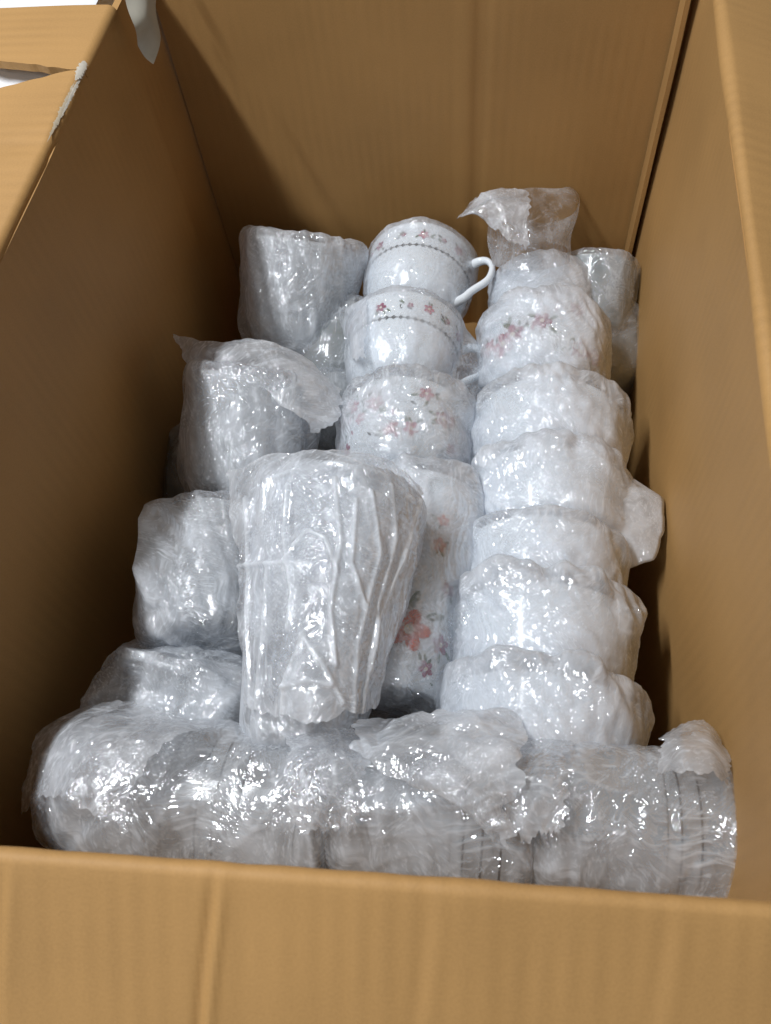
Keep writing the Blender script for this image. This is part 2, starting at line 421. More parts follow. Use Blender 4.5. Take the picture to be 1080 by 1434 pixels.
link('tape_strip', mesh_from('tape_strip', S.reshape(-1, 3) - bl, grid_faces(14, 20), M_tape), box)
# white paper lying under the torn left flap
pts = [[(x, y, 0.3265) for x in (-0.62, -0.42, -0.262)] for y in (0.05, 0.28, 0.52, 0.72)]
S = sheet(pts, 30, 40).reshape(-1, 3)
S[:, 2] += 0.0015 * perlin(S * 14)
pk = thing('paper_parcel', 'white paper parcel showing through the torn slit at the upper left', 'parcel', Matrix.Translation((-0.44, 0.39, 0)))
top = S - np.array([-0.44, 0.39, 0])
nb = len(top); bot = top.copy(); bot[:, 2] = 0.001
Fg = grid_faces(30, 40)
edge = [(v * 30 + c, (v + 1) * 30 + c) for v in range(39) for c in (0, 29)] + [(r * 30 + i, r * 30 + i + 1) for i in range(29) for r in (0, 39)]
Fs = np.array([[a, b, b + nb, a + nb] for a, b in edge])
link('wrapping', mesh_from('wrapping', np.concatenate([top, bot]), np.concatenate([Fg, Fg[:, ::-1] + nb, Fs]), M_white), pk)
# box bottom
strip('bottom_panel', [(-0.012 - k / 10 * L, 0.004) for k in range(11)], -0.004, W + .004, 6, FR, MC, None, 0.003)

# ------------------------------------------------------------------ cups
PROF = {   # outer profiles (height, radius), base to rim
    'tea':   [(0, .0235), (.003, .0245), (.006, .0250), (.010, .0300), (.018, .0352), (.030, .0390), (.044, .0412), (.058, .0428), (.067, .0438)],
    'bowl':  [(0, .026), (.003, .027), (.008, .0335), (.018, .0395), (.032, .0428), (.048, .0445), (.064, .0455)],
    'mug':   [(0, .032), (.003, .035), (.010, .0375), (.030, .0385), (.060, .0392), (.088, .0405)],
    'wide':  [(0, .031), (.003, .034), (.012, .0375), (.035, .0405), (.060, .0430), (.080, .0450)],
    'low':   [(0, .026), (.003, .027), (.007, .0345), (.015, .0405), (.026, .0432), (.038, .0448), (.050, .0458)],
    'tall':  [(0, .022), (.003, .024), (.010, .0255), (.040, .0300), (.080, .0375), (.115, .0440), (.126, .0455)],
    'vase':  [(0, .028), (.003, .030), (.012, .0320), (.040, .0345), (.080, .0370), (.110, .0380), (.122, .0370)],
    'small': [(0, .022), (.003, .024), (.008, .0270), (.030, .0285), (.058, .0295)],
    'stack': [(0, .024), (.003, .026), (.008, .0300), (.020, .0322), (.040, .0336), (.058, .0345)],
}
def prof_r(kind, z):
    p = np.array(PROF[kind]); return np.interp(z, p[:, 0], p[:, 1])
def cr1(pts, n):
    C = np.asarray(pts, float); return sheet(np.stack([C, C], 1), 2, n)[:, 0]
_cache = {}
def cup_mesh(kind, mat, flutes=0):
    key = (kind, mat.name, flutes)
    if key in _cache: return _cache[key]
    p = cr1(np.array([(z, r, 0) for z, r in PROF[kind]]), 26)[:, :2]
    t = 0.0028; top = p[-1]
    out = [(0.0015, 0.0005)] + [(0.0015, p[0, 1] * .8), (0, p[0, 1] * .92)] + [tuple(q) for q in p]
    out += [(top[0] + 0.0012, top[1] - 0.0008), (top[0] + 0.0012, top[1] - t + 0.0006)]
    out += [(z, max(r - t, .001)) for z, r in p[::-1] if z > 0.005] + [(0.005, 0.0005)]
    out = np.array(out); nu = 72; th = np.linspace(0, 2 * np.pi, nu, endpoint=False)
    V = []
    for z, r in out:
        rr = r * (1 + (0.018 * np.cos(flutes * th) if flutes and z > 0.006 else 0 * th))
        V.append(np.stack([rr * np.cos(th), rr * np.sin(th), np.full(nu, z)], 1))
    me = mesh_from(kind + '_body', np.concatenate(V), grid_faces(nu, len(out), True), mat)
    _cache[key] = me; return me
def tube_mesh(pts, rad, mat, k=10, n=40, flat=1.0):
    c = cr1(pts, n); d = np.gradient(c, axis=0); d /= np.linalg.norm(d, axis=1)[:, None]
    b = np.array([0., 1, 0]); s = np.cross(d, b)
    r = np.interp(np.linspace(0, 1, n), np.linspace(0, 1, len(rad)), rad) if np.ndim(rad) else np.full(n, rad)
    V = []
    for j in range(k):
        a = 2 * math.pi * j / k
        V.append(c + s * (r * math.cos(a))[:, None] + b * (r * flat * math.sin(a))[:, None])
    V = np.stack(V, 1).reshape(-1, 3)
    F = grid_faces(k, n, True)
    return mesh_from('handle', V, F, mat)
def handle_mesh(kind, mat, ext):
    key = ('h', kind, mat.name, ext)
    if key in _cache: return _cache[key]
    Hh = PROF[kind][-1][0]; z1, z2 = Hh * 0.86, Hh * 0.24
    r1, r2 = prof_r(kind, z1), prof_r(kind, z2)
    rm = max(r1, r2)
    zm = (z1 + z2) * .5
    pts = [(r1 - .002, 0, z1 - .002), (r1 + ext * .35, 0, z1 + .002), (rm + ext * .72, 0, z1 + .0005), (rm + ext * .97, 0, z1 - .007), (rm + ext, 0, z1 - .015),
           (rm + ext * .82, 0, zm - .003), (r2 + ext * .72, 0, z2 + .010), (r2 + ext * .35, 0, z2 + .003), (r2 - .003, 0, z2 - .001)]
    me = tube_mesh(np.array(pts), [.0032, .0026, .0024, .0024, .0024, .0026, .0032], mat, flat=1.35)
    _cache[key] = me; return me

class Decal:
    def __init__(s, kind, parent=None): s.k = kind; s.parent = parent; s.V = []; s.F = []; s.mi = []
    def poly(s, th, z, pts, mat, lift=0.0003):
        i = len(s.V)
        for x, y in pts:
            zz = z + y; r = float(prof_r(s.k, zz)) + lift; a = th + x / r
            s.V.append((r * math.cos(a), r * math.sin(a), zz))
        s.F.append(list(range(i, i + len(pts)))); s.mi.append(mat)
    def ell(s, th, z, cx, cy, a, b, rot, mat, lift=0.0003, n=9):
        s.poly(th, z, [(cx + a * math.cos(t) * math.cos(rot) - b * math.sin(t) * math.sin(rot),
                        cy + a * math.cos(t) * math.sin(rot) + b * math.sin(t) * math.cos(rot)) for t in [2 * math.pi * k / n for k in range(n)]], mat, lift)
    def flower(s, th, z, size, mat, rng, centre=CREAM, leaves=True):
        if size > .0045 and s.parent is not None:      # big enough to be a part of its own
            d = Decal(s.k); d.flower(th, z, size, mat, rng, centre, leaves); d.build('printed_flower', s.parent); return
        r0 = rng.uniform(0, 6)
        if leaves:
            for k in range(rng.randint(2, 4)):
                a = rng.uniform(0, 6.28); q = size * rng.uniform(1.2, 1.9)
                s.ell(th, z, q * math.cos(a), q * math.sin(a) * .8, size * .55, size * .2, a + rng.uniform(-.5, .5), GREEN, .00022)
        for k in range(5):
            a = r0 + 2 * math.pi * k / 5
            s.ell(th, z, .58 * size * math.cos(a), .58 * size * math.sin(a), .5 * size, .36 * size, a, mat, .0003 + .00003 * k)
        s.ell(th, z, 0, 0, .26 * size, .26 * size, 0, centre, .0005)
    def build(s, name, parent):
        if not s.V: return
        me = mesh_from(name, s.V, s.F, PRINT, smooth_=True, mi=s.mi); o = link(name, me, parent)
        if name != 'printed_flower': o['kind'] = 'stuff'
        return o
def deco_chain(kind, parent, zc, zf, seed, lo=-3.2, hi=3.1):
    rng = random.Random(seed); d = Decal(kind); r = float(prof_r(kind, zc)); n = int(2 * math.pi * r / 0.0050)
    for k in range(n):
        a = 2 * math.pi * k / n; q = 0.0021
        d.poly(a, zc, [(-q, 0), (0, -q * .85), (q, 0), (0, q * .85)], DARK)
        d.poly(a + math.pi / n, zc, [(-.0007, 0), (0, -.0005), (.0007, 0), (0, .0005)], DARK)
    d.build('chain_border', parent)
    d = Decal(kind)
    for k in range(16):
        a = 2 * math.pi * k / 16 + rng.uniform(-.06, .06)
        if k % 2: d.flower(a, zf + rng.uniform(-.001, .001), .0040, PINK if k % 4 == 1 else PLUM, rng)
        else:
            for j in range(4):
                d.ell(a, zf, rng.uniform(-.005, .005), rng.uniform(-.0025, .003), .0022, .0008, rng.uniform(0, 3), DARK if j % 2 else GREEN)
            d.flower(a + .05, zf, .0022, PLUM, rng, leaves=False)
    d.build('flower_print', parent)
def deco_flowers(kind, parent, seed, n, size, mats, z0=.2, z1=.9, a0=0, a1=6.283):
    rng = random.Random(seed); d = Decal(kind, parent); Hh = PROF[kind][-1][0]
    for k in range(n):
        a = a0 + (a1 - a0) * (k + rng.uniform(.1, .9)) / n; z = Hh * rng.uniform(z0, z1)
        sz = size * rng.uniform(.6, 1.15); sz = min(sz, (Hh - z) * .5)
        d.flower(a, z, sz, rng.choice(mats), rng)
        for j in range(3):
            zz = min(max(z + rng.uniform(-.012, .012), .006), Hh - .004)
            d.ell(a + rng.uniform(-.35, .35), zz, 0, 0, .0022, .0009, rng.uniform(0, 3), rng.choice([GREEN, GREEN, PINK, DARK]))
    d.build('flower_print', parent)

def crumple(b, base, seed, amp, n=11, lmin=.006, lmax=.034):
    """crumpled sheet: flat facets between straight sharp creases that start and stop"""
    rs = np.random.RandomState(int(seed * 17) + 5); d = 0; white = 0
    for i in range(n):
        v = rs.normal(size=3); v /= np.linalg.norm(v)
        lam = lmin * (lmax / lmin) ** (i / (n - 1))
        ph = (b @ v) / lam + rs.rand()
        tr = np.abs(2 * (ph - np.floor(ph + .5)))              # 0..1 triangle
        mk = smooth(-.15, .30, perlin(base * (9 + .22 / lam) + rs.rand(3) * 50))
        wl = np.clip(.5 + 1.6 * perlin(base * 30 + rs.rand(3) * 50), 0, 1)
        d = d + amp * (lam / .016) * mk * (tr - .5)
        white = np.maximum(white, (mk * np.exp(-((1 - tr) * lam * .5 / .0008) ** 2)) * (.25 + .75 * (i / (n - 1))) * wl)
    return d, white
def film_shell(prof, seed, nu=200, nv=110, slack=.002, amp=.0009, kt=1.0, kz=1.0, puff=.002, tent=None, twist=0.6, bias=0.0, ruffle=0.0, layers=1):
    """film round a body of revolution; prof = [(z, r)] incl. closing ends"""
    pr = np.array(prof, float)
    seg = np.concatenate([[0], np.cumsum(np.hypot(*np.diff(pr, axis=0).T))])
    s = np.linspace(0, seg[-1], nv)
    z = np.interp(s, seg, pr[:, 0]); r = np.interp(s, seg, pr[:, 1])
    for _ in range(2):       # film bridges the steps: round the profile off
        z[1:-1] = (z[:-2] + 2 * z[1:-1] + z[2:]) / 4; r[1:-1] = (r[:-2] + 2 * r[1:-1] + r[2:]) / 4
    dz, dr = np.gradient(z), np.gradient(r); ln = np.hypot(dz, dr) + 1e-9
    nr_, nz_ = dz / ln, -dr / ln          # outward normal (r, z)
    th = np.linspace(0, 2 * np.pi, nu, endpoint=False)
    TH, ZZ = np.meshgrid(th, z); _, RR = np.meshgrid(th, r); _, NR = np.meshgrid(th, nr_); _, NZ = np.meshgrid(th, nz_)
    sh = twist * (ZZ - z[0]) / 0.07
    cx, sy = np.cos(TH + sh), np.sin(TH + sh)
    base = np.stack([cx * (RR + .012) * kt, sy * (RR + .012) * kt, ZZ * kz], -1).reshape(-1, 3)
    o = np.array([seed * 13.7, seed * 5.3, seed * 9.1])
    b = base + np.stack([perlin(base * 40 + o + 3), perlin(base * 40 + o + 17), perlin(base * 40 + o + 31)], 1) * .004
    low = perlin(base * 28 + o)
    cr, white = crumple(b, base, seed, amp)
    d = slack + puff * (low + .35) + cr
    if tent:
        for (a, zc, hz, ext, wd) in tent:
            da = (TH - a + np.pi) % (2 * np.pi) - np.pi
            q = np.maximum(0, 1 - np.abs(da) / wd) ** 1.3 * np.clip(1.25 - (np.abs(ZZ - zc) / hz) ** 3, 0, 1)
            d = d + ext * q.ravel() * (RR.ravel() > .012)
    if ruffle:               # loose gathered film round the mouth end
        zt = pr[:, 0].max(); q = smooth(zt - .026, zt - .006, ZZ).ravel() * (RR.ravel() > .02)
        d = d + ruffle * q * (.30 + .9 * perlin(base * 30 + o * 2.1) + .7 * perlin(base * 62 + o) + .4 * perlin(base * 140 + o))
    end = np.minimum(np.arange(nv), np.arange(nv)[::-1]) / 8.0
    e_ = np.repeat(np.clip(end, 0, 1), nu)
    d = d * (.25 + .75 * e_)
    rr = RR.ravel() + NR.ravel() * d; zz = ZZ.ravel() + NZ.ravel() * d
    V = np.stack([rr * np.cos(TH.ravel()), rr * np.sin(TH.ravel()), zz], 1)
    lay = smooth(-.05, .05, perlin(np.stack([cx * .03 * kt, sy * .03 * kt, ZZ * kz], -1).reshape(-1, 3) * 30 + o * 1.3)) * .22
    dens = .10 + bias + lay + .48 * white + .30 * low + .25 * perlin(b * 75 + o)
    F = grid_faces(nu, nv, True); dens = np.clip(dens, 0, 1)
    if layers > 1:           # a second, looser turn of film over the first
        V2, F2, D2 = film_shell(prof, seed + .37, int(nu * .8), int(nv * .8), slack + .0022, amp * 1.25, kt * .8, kz * .8, puff * 1.5, tent, twist - 1.1, bias - .12, ruffle, 1)
        F = np.concatenate([F, F2 + len(V)]); V = np.concatenate([V, V2]); dens = np.concatenate([dens, D2])
    return V, F, dens
def loose(ctrl, seed, nu=70, nv=60, amp=.0007, bias=.1, freq=1.0, folds=None, ragged=.005):
    S = sheet(ctrl, nu, nv); P_ = S.reshape(-1, 3)
    du = np.gradient(S, axis=1).reshape(-1, 3); dv = np.gradient(S, axis=0).reshape(-1, 3)
    vv, uu = np.meshgrid(np.linspace(0, 1, nv), np.linspace(0, 1, nu), indexing='ij'); vv = vv.ravel(); uu = uu.ravel()
    def rg(t, k): return perlin(np.stack([t * 5, np.full_like(t, seed * 1.7 + k), t * 0], 1)) * .8 + perlin(np.stack([t * 16, np.full_like(t, seed * 2.9 + k), t * 0], 1)) * .5
    lu = np.linalg.norm(S[:, -1] - S[:, 0], axis=1).mean(); lv = np.linalg.norm(S[-1] - S[0], axis=1).mean()
    hu = du / (np.linalg.norm(du, axis=1)[:, None] + 1e-12); hv = dv / (np.linalg.norm(dv, axis=1)[:, None] + 1e-12)
    if ragged:
        for e_, tt, hd, k in ((1 - vv, uu, hv, 1), (vv, uu, -hv, 2), (1 - uu, vv, hu, 3), (uu, vv, -hu, 4)):
            P_ = P_ + hd * (ragged * rg(tt, k) * np.clip(1 - e_ / .3, 0, 1) ** 1.5)[:, None]
    n = np.cross(dv, du); n /= np.linalg.norm(n, axis=1)[:, None] + 1e-12
    o = np.array([seed * 7.7, seed * 3.1, seed * 11.3])
    q = P_ + np.stack([perlin(P_ * 40 + o + 3), perlin(P_ * 40 + o + 9), perlin(P_ * 40 + o + 21)], 1) * .004
    cr, white = crumple(q * freq, P_ * freq, seed + 60, amp * .7)
    low = perlin(P_ * 30 + o)
    V = P_ + n * (cr + amp * 1.2 * low)[:, None]
    dens = np.clip(.12 + bias + .48 * white + .3 * low + .25 * perlin(q * 75 + o), 0, 1)
    if folds:                # pleats: lines (list of points, width, height) on the film
        for pts, wd, ht in folds:
            pts = np.asarray(pts); best = np.full(len(P_), 9.)
            for a, b in zip(pts[:-1], pts[1:]):
                ab = b - a; tt = np.clip(((P_ - a) @ ab) / (ab @ ab), 0, 1)
                best = np.minimum(best, np.linalg.norm(P_ - a - tt[:, None] * ab, axis=1))
            q = np.exp(-(best / wd) ** 2)
            V = V + n * (ht * q)[:, None] * (1 if (n @ np.array([0, 0, 1])).mean() > 0 else 1)
            dens = np.clip(dens + .6 * np.exp(-(best / wd) ** 2), 0, 1)
    return V, grid_faces(nu, nv), dens

def frame_from(base, rim, hint, sc=1.0):
    base = np.asarray(base); z = np.asarray(rim) - base; z = z / np.linalg.norm(z)
    x = np.asarray(hint, float); x = x - z * (x @ z); x /= np.linalg.norm(x); y = np.cross(z, x)
    M = Matrix.Identity(4)
    for i in range(3):
        M[i][0], M[i][1], M[i][2], M[i][3] = x[i] * sc, y[i] * sc, z[i] * sc, base[i]
    return M
def seat(px, Y, z, kind, dirn, size=1.0, extra=.003):
    """base and rim points of a lying cup whose mouth edge tops out at photo row Y; z = axis depth"""
    hh, r = PROF[kind][-1]; d = np.asarray(dirn, float); d = d / np.linalg.norm(d)
    top = P(px, Y, z + (r * size + extra) / h)
    rim = np.array([P(px, Y, z)[0] * 0 + top[0], top[1], CAM[2] + z * h])
    return rim - d * hh * size, rim
def tilted(px, py, y, kind, dirn, size=1.0):
    d = np.asarray(dirn, float); d /= np.linalg.norm(d); rim = Q(px, py, y)
    return rim - d * PROF[kind][-1][0] * size, rim
def fprof(kind, gap=0.0, over=.004):
    p = PROF[kind]; Hh = p[-1][0]; rt = p[-1][1]
    return [(-.003, .001), (-.003, p[0][1] * .7)] + [(z if z else -.002, r + .001) for z, r in p] + [(Hh + over, rt), (Hh + over, rt * .75), (Hh + over - .004, rt * .4), (Hh + over - .005, .001)]

def cup(name, label, cat, kind, base, rim, hint, mat=M_porc, handle=0.019, filmmat=F_milky, seed=1, group=None, flutes=0, tent=True, size=1.0, over=.004, **fk):
    """base / rim = points on the cup axis; the cup sits with its base at base, pointing to rim"""
    M = frame_from(base, rim, hint, size)
    t = thing(name, label, cat, M, group)
    link('body', cup_mesh(kind, mat, flutes), t)
    Hh = PROF[kind][-1][0]
    if handle: link('handle', handle_mesh(kind, mat, handle), t)
    if filmmat:
        tn = [(0.0, Hh * .55, Hh * .46, handle + .002, .34)] if (handle and tent) else None
        V, F, D = film_shell(fprof(kind, 0, over), seed, tent=tn, **fk)
        link('plastic_wrap', mesh_from('plastic_wrap', V, F, filmmat, attr=D), t)
    return t, M
def add_loose(t, M, ctrl, seed, mat, name='loose_film', **k):
    inv = np.array(M.inverted())
    C = np.asarray(ctrl, float)
    C = C @ inv[:3, :3].T + inv[:3, 3]
    if 'folds' in k:         # pleats are drawn in photo pixels: drop each point on the sheet it belongs to
        W_ = sheet(ctrl, 80, 80).reshape(-1, 3); cc = (W_ - CAM) @ RW; pix = cc[:, :2] / cc[:, 2:] * FPX + np.array([540., 717.])
        k['folds'] = [([W_[np.argmin(((pix - np.array(q)) ** 2).sum(1))] for q in p], a, b) for p, a, b in k['folds']]
        k['folds'] = [(np.asarray(p) @ inv[:3, :3].T + inv[:3, 3], a, b) for p, a, b in k['folds']]
    V, F, D = loose(C, seed, **k)
    return link(name, mesh_from(name, V, F, mat, attr=D), t)

RX = (1, 0, 0); G_R = 'film-wrapped cups in the right-hand row'
# --- right row, back to front
rows = [   # px of the mouth's highest point, its row, axis depth, profile, size
    (768, 352, -1.80, 'tea', .90, 'wrapped teacup at the back of the right row with a film loop standing up', (.1, 0, -1)),
    (770, 408, -1.76, 'bowl', 1.0, 'pink-flowered wrapped teacup, second from the back in the right row', (.3, 0, -1)),
    (780, 530, -1.73, 'low', 1.10, 'crumpled white wrapped cup, third from the back in the right row', (.3, 0, -1)),
    (775, 622, -1.70, 'low', 1.06, 'wrapped cup with film stretched over its handle against the right wall', (1, 0, .15)),
    (770, 722, -1.67, 'low', 1.03, 'wrapped cup just in front of the one with the film-covered handle, right row', (.3, 0, -1)),
    (768, 818, -1.63, 'low', 1.08, 'bulky crumpled wrapped cup, second from the front in the right row', (.2, 0, -1)),
    (775, 950, -1.58, 'low', 1.08, 'wrapped cup at the front of the right row, just behind the lying stacks', (.3, 0, -1)),
]
right = []
for k, (px, yy, z, kind, sz, lab, hint) in enumerate(rows):
    jr = random.Random(40 + k)
    base, rim = seat(px, yy, z, kind, (jr.uniform(-.07, .07), 1, -.06 + jr.uniform(-.04, .04)), sz, .005)
    t, M_ = cup('wrapped_cup', lab, 'cup', kind, base, rim, hint, M_porc, .017, F_milky, 10 + k, G_R, puff=.0022 if k in (2, 3, 5, 6) else .0015,
                amp=.0011, slack=.0022, bias=.26 if k in (2, 3, 5, 6) else .16, tent=k == 3, size=sz, nu=220, nv=110,
                over=(.004, .006, .008, .007, .004, .009, .008)[k], ruffle=(.0, .002, .003, .003, .001, .004, .003)[k])
    right.append((t, M_))
    if k == 1: deco_flowers(kind, t, 5, 16, .0080, [PINK, PLUM, PINK], .30, .85)
# film loop standing on the back cup
def tuft(ring_rows):
    C = [[P(x, y, z) for x, y, z in row] for row in ring_rows]
    return C
C = tuft([
    [(690, 372, -1.66), (725, 380, -1.60), (770, 376, -1.60), (800, 365, -1.66), (790, 345, -1.74), (740, 340, -1.76), (690, 372, -1.66)],
    [(682, 335, -1.64), (722, 350, -1.58), (765, 352, -1.58), (798, 335, -1.64), (792, 318, -1.74), (740, 312, -1.76), (682, 335, -1.64)],
    [(684, 300, -1.62), (715, 308, -1.55), (762, 318, -1.56), (806, 306, -1.62), (800, 290, -1.74), (745, 278, -1.76), (684, 300, -1.62)],
    [(668, 276, -1.60), (700, 276, -1.54), (748, 282, -1.54), (808, 282, -1.60), (798, 262, -1.72), (742, 256, -1.74), (668, 276, -1.60)],
    [(643, 303, -1.58), (676, 284, -1.53), (735, 264, -1.54), (796, 262, -1.60), (780, 254, -1.70), (725, 258, -1.72), (643, 303, -1.58)]])
add_loose(*right[0], C, 3, F_thin, nu=110, nv=60, ragged=0, amp=.0006, bias=.02)

add_loose(*right[0], [[P(642, 304, -1.58), P(668, 278, -1.56), P(705, 264, -1.55), P(742, 268, -1.56)],
                      [P(648, 303, -1.57), P(672, 290, -1.545), P(708, 282, -1.53), P(745, 290, -1.54)],
                      [P(655, 300, -1.57), P(682, 300, -1.545), P(710, 305, -1.53), P(742, 318, -1.545)],
                      [P(664, 296, -1.58), P(690, 318, -1.56), P(712, 335, -1.55), P(738, 348, -1.57)]], 21, F_milky, nu=60, nv=50, amp=.0010, bias=.15)

# --- middle row: chain-bordered teacups nested one behind the other
G_M = 'film-wrapped cups in the middle row'
t, M_ = cup('wrapped_teacup', 'white teacup with dotted chain border and handle, at the back of the middle row', 'cup', 'tea',
            *seat(588, 312, -1.79, 'tea', (.04, 1, -.10)), (1, 0, .35), M_porc, .018, F_thin, 31, G_M, tent=False, amp=.0005, puff=.0008, slack=.0010, bias=.20)
deco_chain('tea', t, .0435, .0545, 1)
t, M_ = cup('wrapped_teacup', 'white teacup with pink flowers over a dark dotted chain, middle of its row', 'cup', 'tea',
            *seat(563, 408, -1.75, 'tea', (-.02, 1, -.08)), (1, 0, -.05), M_porc, .018, F_thin, 32, G_M, tent=True, amp=.0005, puff=.0008, slack=.0010, bias=.20)
deco_chain('tea', t, .0435, .0545, 4)
add_loose(t, M_, [[P(474, 432, -1.74), P(492, 425, -1.66), P(515, 420, -1.60)],
                  [P(478, 455, -1.72), P(492, 455, -1.63), P(512, 462, -1.59)],
                  [P(490, 490, -1.71), P(495, 500, -1.63), P(512, 505, -1.59)]], 9, F_loose, nu=40, nv=40, amp=.0005)
t, M_ = cup('wrapped_teacup', 'pale pink floral teacup in glinting film, front of the middle row teacups', 'cup', 'bowl',
            *seat(566, 530, -1.70, 'bowl', (0, 1, -.10), .95), (.6, 0, -1), M_porc, .018, F_clear, 33, G_M, tent=False, amp=.0010, puff=.0025, bias=.14, size=.95, ruffle=.003, over=.006)
deco_flowers('bowl', t, 11, 30, .0055, [PINK, PINK, PLUM], .25, .85)
t, M_ = cup('wrapped_mug', 'tall white mug with orange-red and plum flowers, beside the big wrapped glass', 'mug', 'vase',
            *seat(588, 662, -1.68, 'vase', (.03, 1, -.10), 1.08), (-.3, 0, -1), M_porc, .018, F_loose, 34, None, tent=False, amp=.0009, puff=.0020, bias=.10, kz=.4, over=.008, ruffle=.003, size=1.08)
d = Decal('vase', t); rng = random.Random(8)
VASE = (t, M_, d, rng)

# --- big glass in loose film lying over the middle
t, M_ = cup('wrapped_tumbler', 'large fluted tumbler in loose clear film, lying on top in the centre left', 'tumbler', 'tall',
            *seat(458, 652, -1.46, 'tall', (.02, 1, .06)), (0, 0, -1), M_clear, 0, F_loose, 41, None, flutes=12, amp=.0014, puff=.003, slack=.003, kz=.30, bias=.14, nu=260, nv=150, twist=.1)
Z5 = [[-1.42, -1.34, -1.29, -1.31, -1.40], [-1.40, -1.30, -1.255, -1.275, -1.37], [-1.39, -1.29, -1.25, -1.27, -1.36], [-1.39, -1.30, -1.26, -1.28, -1.36], [-1.40, -1.32, -1.28, -1.30, -1.37]]
X5 = [[316, 380, 450, 540, 590], [322, 385, 455, 535, 594], [332, 390, 450, 522, 580], [336, 388, 440, 500, 552], [342, 390, 435, 485, 532]]
Y5 = [[660, 640, 632, 642, 680], [690, 672, 662, 672, 712], [780, 768, 762, 768, 792], [885, 882, 885, 885, 885], [985, 1002, 1008, 1005, 985]]
def fold(pts, wd=.0013, ht=.0016): return (pts, wd, ht)
add_loose(t, M_, [[P(X5[j][i], Y5[j][i], Z5[j][i]) for i in range(5)] for j in range(5)],
          4, F_loose, nu=170, nv=200, amp=.0009, bias=.04, freq=.8, folds=[
              fold([(345, 700), (350, 800), (346, 900), (352, 990)]), fold([(402, 680), (396, 740), (408, 830), (402, 880)]),
              fold([(468, 670), (478, 760), (462, 850), (470, 930)]), fold([(548, 680), (552, 760), (528, 850), (518, 940)]), fold([(500, 700), (494, 790), (508, 850)]),
             
              fold([(375, 790), (372, 850), (362, 930), (356, 1000)]), fold([(330, 792), (380, 788), (432, 786)]),
              fold([(398, 800), (410, 760), (430, 742), (455, 752), (472, 800)]),
              fold([(425, 888), (404, 940), (394, 1000)]), fold([(425, 888), (452, 930), (478, 985)]),
              fold([(588, 700), (560, 790), (525, 880), (505, 1000)]), fold([(520, 690), (528, 780), (500, 900), (492, 1000)]),
              fold([(352, 690), (400, 665), (470, 652), (540, 665), (580, 700)]), fold([(400, 960), (430, 955), (462, 962)])])

# --- left side
G_L = 'film-wrapped mugs along the left wall'
t, M_ = cup('wrapped_mug', 'wrapped mug in the back left corner, film folds running down it', 'mug', 'wide',
            *tilted(428, 338, 1.80, 'wide', (.10, .75, .62), 1.06), (.2, 0, -1), M_clear, .018, F_loose, 51, G_L, amp=.0013, puff=.002, slack=.003, kz=.35, bias=.18, tent=False)
t, M_ = cup('wrapped_mug', 'wrapped mug by the left wall with a pointed ear of gathered film', 'mug', 'wide',
            *tilted(362, 528, 1.26, 'wide', (.10, .84, .50), 1.06), (.2, 0, -1), M_clear, .018, F_loose, 52, G_L, amp=.0013, puff=.002, slack=.003, kz=.4, bias=.02, tent=False)
add_loose(t, M_, [[P(243, 468, -1.62), P(300, 478, -1.56), P(352, 473, -1.55), P(420, 495, -1.57), P(478, 548, -1.62)],
                  [P(255, 495, -1.61), P(300, 492, -1.54), P(352, 490, -1.53), P(420, 512, -1.54), P(478, 570, -1.60)],
                  [P(268, 522, -1.62), P(305, 515, -1.54), P(352, 512, -1.52), P(415, 540, -1.53), P(468, 590, -1.60)],
                  [P(276, 560, -1.64), P(310, 545, -1.56), P(355, 540, -1.53), P(410, 575, -1.54), P(440, 605, -1.60)]],
          6, F_milky, nu=110, nv=60, amp=.0009, bias=.30)
t, M_ = cup('wrapped_mug', 'wrapped mug leaning on the left wall, arched film over its handle', 'mug', 'mug',
            P(284, 905, -1.66), P(298, 715, -1.74), (-.5, 0, 1), M_clear, .018, F_loose, 53, G_L, amp=.0013, puff=.003, slack=.003, kz=.5, bias=.10, size=.94)
t, M_ = cup('wrapped_mug', 'low wrapped mug at the front left, behind the leftmost lying stack', 'mug', 'mug',
            P(350, 1020, -1.66), P(220, 994, -1.70), (-.2, .4, 1), M_clear, .016, F_loose, 54, G_L, amp=.0013, puff=.004, slack=.003, bias=.12, size=.86)

# --- small ones seen in the gaps
t, M_ = cup('wrapped_mug', 'small grey shiny cup in the back right corner against the right wall', 'cup', 'small',
            *tilted(838, 376, 1.82, 'small', (.05, .85, .40)), (0, -.4, -1), M_grey, .014, F_thin, 61, None, bias=-.12, amp=.0005, puff=.001, slack=.001, tent=False)
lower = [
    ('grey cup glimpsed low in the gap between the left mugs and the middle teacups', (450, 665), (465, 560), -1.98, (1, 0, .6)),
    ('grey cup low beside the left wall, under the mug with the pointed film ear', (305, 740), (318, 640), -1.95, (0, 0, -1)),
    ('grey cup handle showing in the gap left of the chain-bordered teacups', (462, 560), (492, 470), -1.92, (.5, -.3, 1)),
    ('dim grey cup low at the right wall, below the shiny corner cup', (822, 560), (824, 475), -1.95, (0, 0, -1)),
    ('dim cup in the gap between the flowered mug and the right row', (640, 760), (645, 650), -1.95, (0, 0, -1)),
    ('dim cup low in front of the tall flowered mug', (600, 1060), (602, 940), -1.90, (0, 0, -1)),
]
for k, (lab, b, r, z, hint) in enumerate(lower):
    cup('grey_cup', lab, 'cup', 'bowl', P(*b, z), P(*r, z), hint, M_grey, .018, F_thin, 70 + k, 'cups of the layer below', amp=.0005, tent=False, nu=120, nv=70)

